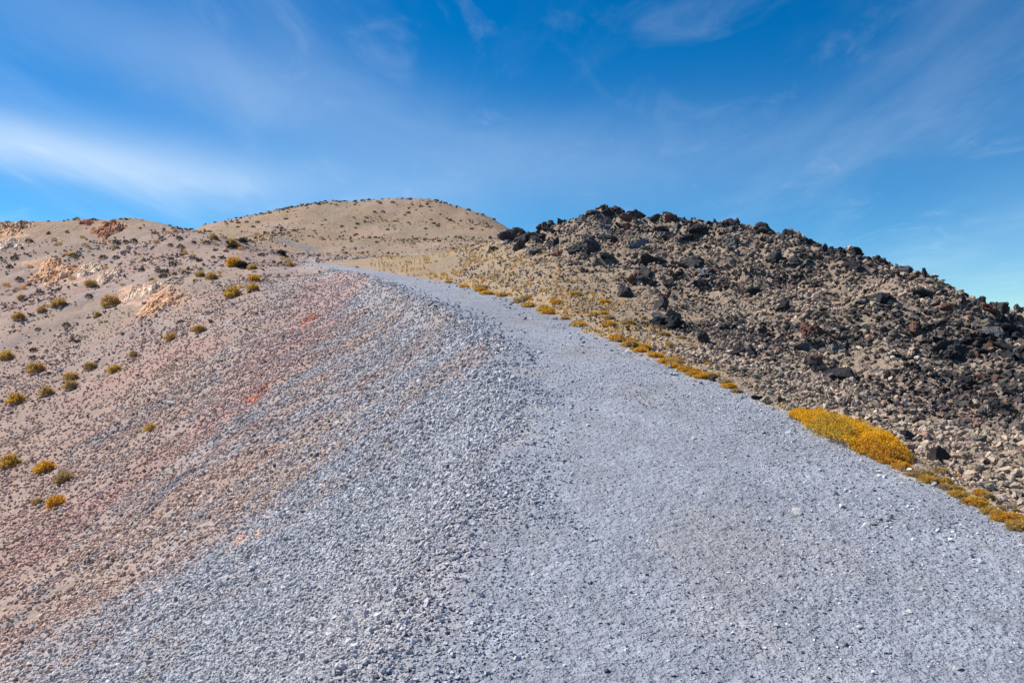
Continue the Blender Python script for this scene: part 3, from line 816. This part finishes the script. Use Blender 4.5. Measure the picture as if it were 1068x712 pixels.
# orange plants along the right edge of the path
E = [(484, 300, 12, 'orange'), (508, 307, 16, 'orange'), (468, 295, 10, 'yellow'), (525, 309, 12, 'tan'), (552, 320, 18, 'yellow'), (570, 323, 12, 'tan'),
     (581, 316, 16, 'orange'), (599, 308, 17, 'yellow'), (630, 316, 15, 'orange'), (604, 340, 17, 'orange'), (590, 333, 12, 'tan'), (618, 329, 13, 'yellow'), (636, 339, 17, 'orange'),
     (657, 361, 20, 'orange'), (645, 354, 13, 'tan'), (670, 365, 13, 'tan'), (683, 372, 17, 'orange'), (694, 378, 19, 'orange'), (703, 383, 17, 'orange'), (713, 386, 18, 'orange'), (722, 391, 15, 'orange'), (732, 394, 20, 'orange'),
     (724, 364, 14, 'yellow'), (692, 350, 16, 'tan'), (697, 360, 13, 'yellow'), (738, 380, 9, 'yellow'), (760, 404, 17, 'orange'), (768, 409, 13, 'tan'), (710, 353, 10, 'tan'),
     (830, 436, 14, 'tan'), (940, 488, 20, 'orange'), (955, 496, 20, 'tan'), (968, 501, 18, 'orange'), (1000, 517, 20, 'yellow'), (1016, 525, 22, 'orange'), (1033, 535, 20, 'yellow'),
     (1047, 542, 24, 'orange'), (1062, 550, 22, 'yellow'), (1058, 532, 20, 'tan'), (985, 509, 14, 'tan'), (925, 482, 18, 'orange')]
for u, v, px, pal in E:
    w = dict(orange='bright orange', yellow='yellow', tan='dull straw coloured')[pal]
    where = 'at the far stretch of the path edge' if u < 560 else 'between path edge and rubble ridge' if u < 645 else 'lining the middle stretch of the path edge' if u < 800 else 'lining the path edge near the right border'
    shrub(u, v, px, pal, f'{w} low plant {where}', f'{w} low plants {where}', h=.55, name='low_plant', wid=1.1)

# more of the low plants that line the path edge nearly without a gap
for k in range(64):
    y = random.uniform(4.75, 6.9) if k < 26 else random.uniform(9.9, 14.6) if k < 52 else random.uniform(15, 30)
    x = float(np.interp(y, PY, PR)) + abs(random.gauss(.06, .13)) * (1 if k < 52 else 3)
    pt = np.array([x, y, float(on_ground(x, y)[0])])
    pal = random.choice(['orange', 'tan', 'tan', 'tan', 'yellow'] if k < 26 else ['orange', 'orange', 'yellow', 'tan', 'tan'])
    w = dict(orange='bright orange', yellow='yellow', tan='dull straw coloured')[pal]
    where = 'lining the path edge near the right border' if k < 26 else 'lining the middle stretch of the path edge' if k < 52 else 'between path edge and rubble ridge'
    shrub(0, 0, random.uniform(8, 19), pal, f'{w} low plant {where}', f'{w} low plants {where}', h=random.uniform(.45, .75), name='low_plant', wid=1.05, pt=pt)

# the big yellow mat of a plant spilling over the path edge
pth = [spot(u, v) for u, v in [(834, 433), (850, 440), (868, 448), (885, 456), (900, 464), (915, 472), (928, 481)]]
wid = [.15, .25, .34, .39, .37, .28, .15]
ctr = pth[3].copy(); rg = np.random.default_rng(77)
Vv, cc, gm = [], [], []
for k in range(40000):
    t = rg.uniform(0, len(pth) - 1.001); a = int(t); fr = t - a
    c0 = pth[a] * (1 - fr) + pth[a + 1] * fr; w = wid[a] * (1 - fr) + wid[a + 1] * fr
    dv = (pth[a + 1] - pth[a]); dv[2] = 0; dv /= np.linalg.norm(dv); nv = np.array([-dv[1], dv[0], 0]); nv = nv if nv[0] > 0 else -nv
    s = rg.uniform(-.75, 1.0)
    lump = .75 + .6 * float(noise(t * 2.6, s * 2.2, 5)) + .5 * float(noise(t * 7, s * 6, 6))
    top = math.sqrt(max(0, 1 - s * s)) * w * .44 * lump
    q = c0 + nv * s * w + dv * rg.normal(0, .03)
    q[2] = float(on_ground(q[0], q[1])[0])
    zz = q[2] + top * rg.uniform(.6, 1.0)
    h = rg.uniform(.009, .02); d = rg.normal(0, .7, 3) + np.array([0, 0, .55]); d /= np.linalg.norm(d)
    sd = np.cross(d, rg.normal(size=3)); sd /= np.linalg.norm(sd); sd *= rg.uniform(.002, .0045)
    p = np.array([q[0], q[1], zz])
    Vv += [p - sd, p + sd, p + d * h + sd * .5, p + d * h - sd * .5]
    green = s < -.2 and 2.0 < t < 4.6 and rg.uniform() < .4
    gm.append(bool(green)); brown = t > 4.6 and rg.uniform() < .5 * (t - 4.6)
    base = (.22, .24, .09) if green else (.42, .2, .05) if brown else [(.90, .46, .02), (.92, .54, .03), (.84, .38, .02), (.74, .44, .05)][rg.integers(4)]
    cc += [C(*base) * math.exp(rg.normal(0, .13))] * 4
Vv = (np.array(Vv) - ctr).reshape(-1, 4, 3); cc = np.clip(np.array(cc), .01, .85).reshape(-1, 4, 3); gm = np.array(gm)
plant = add('cushion_plant', None, ctr, 'large golden yellow cushion plant with a green patch, spilling onto the path edge', 'plant')
for nm, m in (('blossom', ~gm), ('leaves', gm)):
    k = int(m.sum())
    add(nm, mesh(nm, Vv[m].reshape(-1, 3), np.arange(k * 4).reshape(-1, 4), cc[m].reshape(-1, 3), M_LEAF), parent=plant)

# ------------------------------------------------------------------ camera, sun, sky
cam = bpy.data.cameras.new('camera'); co = bpy.data.objects.new('camera', cam); COL.objects.link(co)
co.location = (0, 0, EYE); co.rotation_euler = (math.radians(90), 0, 0)
cam.sensor_width = 36; cam.lens = 36 * F / 1068; cam.clip_start = .05; cam.clip_end = 60000
scene.camera = co

SUN_EL, SUN_AZ = 47, -68          # degrees; bearing from straight ahead, minus = left
sd = Vector((math.sin(math.radians(SUN_AZ)) * math.cos(math.radians(SUN_EL)), math.cos(math.radians(SUN_AZ)) * math.cos(math.radians(SUN_EL)), math.sin(math.radians(SUN_EL))))
sl = bpy.data.lights.new('sun', 'SUN'); sl.energy = 4.2; sl.angle = math.radians(.53); sl.color = (1, .95, .88)
so = bpy.data.objects.new('sun', sl); COL.objects.link(so); so.rotation_euler = sd.to_track_quat('Z', 'Y').to_euler(); so.location = (0, 0, 60)

w = bpy.data.worlds.new('World'); scene.world = w; w.use_nodes = True
nt = w.node_tree; L = nt.links; bg = nt.nodes['Background']; bg.inputs['Strength'].default_value = .085
sky = nd(nt, 'ShaderNodeTexSky'); sky.sky_type = 'NISHITA'; sky.sun_disc = False
sky.sun_elevation = math.radians(SUN_EL); sky.sun_rotation = math.radians(SUN_AZ % 360)
sky.altitude = 2200; sky.air_density = 1.0; sky.dust_density = .05; sky.ozone_density = 3.0
def M(op, a, b=None, c=None):
    n = nt.nodes.new('ShaderNodeMath'); n.operation = op
    for k, v in enumerate((a, b, c)):
        if v is None: continue
        if isinstance(v, (int, float)): n.inputs[k].default_value = v
        else: L.new(v, n.inputs[k])
    return n.outputs[0]
tc = nd(nt, 'ShaderNodeTexCoord'); sp = nd(nt, 'ShaderNodeSeparateXYZ'); L.new(tc.outputs['Generated'], sp.inputs[0])
X, Y, Zs = sp.outputs
hor = M('SQRT', M('ADD', M('MULTIPLY', X, X), M('MULTIPLY', Y, Y)))
el = M('ARCTAN2', Zs, hor); azn = M('ARCTAN2', X, Y)
# cirrus drawn on a high flat layer
inv = M('DIVIDE', 1.0, M('ADD', M('MAXIMUM', Zs, 0.0), .12))
cv = nd(nt, 'ShaderNodeCombineXYZ'); L.new(M('MULTIPLY', X, inv), cv.inputs[0]); L.new(M('MULTIPLY', Y, inv), cv.inputs[1])
def layer(rot, sc, scale, det, dist, lo, hi, seed):
    mp = nd(nt, 'ShaderNodeMapping'); mp.inputs['Rotation'].default_value = (0, 0, math.radians(rot)); mp.inputs['Scale'].default_value = sc; mp.inputs['Location'].default_value = (seed, seed * .7, 0)
    L.new(cv.outputs[0], mp.inputs['Vector'])
    n = nd(nt, 'ShaderNodeTexNoise'); n.inputs['Scale'].default_value = scale; n.inputs['Detail'].default_value = det; n.inputs['Roughness'].default_value = .58; n.inputs['Distortion'].default_value = dist
    L.new(mp.outputs[0], n.inputs['Vector'])
    r = nd(nt, 'ShaderNodeMapRange', interpolation_type='SMOOTHSTEP'); r.inputs['From Min'].default_value = lo; r.inputs['From Max'].default_value = hi
    L.new(n.outputs['Fac'], r.inputs['Value']); return r.outputs[0], n.outputs['Fac']
wisp, wn = layer(74, (1.0, .42, 1), 1.3, 6, .5, .44, .85, 3.1)
fine, fn = layer(-30, (1.0, .55, 1), 3.2, 9, 1.0, .52, .85, 8.4)
def bank(az0, el0, slope, hw, hh, amt):
    """a soft cloud bank: centre bearing and height in radians"""
    da = M('SUBTRACT', azn, az0)
    de = M('SUBTRACT', M('SUBTRACT', el, el0), M('MULTIPLY', da, slope))
    de = M('ADD', de, M('MULTIPLY', M('SUBTRACT', wn, .5), .08)); da = M('ADD', da, M('MULTIPLY', M('SUBTRACT', fn, .5), .3))
    q = M('ADD', M('POWER', M('ABSOLUTE', M('DIVIDE', da, hw)), 2.0), M('POWER', M('ABSOLUTE', M('DIVIDE', de, hh)), 2.0))
    return M('MULTIPLY', M('EXPONENT', M('MULTIPLY', q, -1.0)), amt)
cl = M('MULTIPLY', wisp, .15)
cl = M('ADD', cl, M('MULTIPLY', fine, .14))
cl = M('ADD', cl, bank(-.52, .205, -.10, .24, .033, .44))
cl = M('ADD', cl, bank(-.35, .30, -.2, .30, .055, .16))
cl = M('ADD', cl, bank(.56, .10, .3, .13, .09, .08))
cl = M('ADD', cl, bank(-.02, .20, .05, .45, .06, .12))
cl = M('MINIMUM', cl, .9)
hs = nd(nt, 'ShaderNodeHueSaturation'); hs.inputs['Saturation'].default_value = 1.42; hs.inputs['Value'].default_value = .86
L.new(sky.outputs[0], hs.inputs['Color'])
mx = nd(nt, 'ShaderNodeMix', data_type='RGBA'); L.new(cl, mx.inputs[0]); tn = nd(nt, 'ShaderNodeVectorMath', operation='MULTIPLY'); tn.inputs[1].default_value = (.87, 1.06, 1.05); L.new(hs.outputs[0], tn.inputs[0]); L.new(tn.outputs[0], mx.inputs[6]); mx.inputs[7].default_value = (6.9, 7.7, 8.1, 1)
L.new(mx.outputs[2], bg.inputs['Color'])

vs = scene.view_settings
vs.view_transform = 'Standard'; vs.look = 'None'; vs.gamma = 1; vs.use_curve_mapping = False; vs.exposure = .72
scene.cycles.max_bounces = 4; scene.cycles.diffuse_bounces = 2
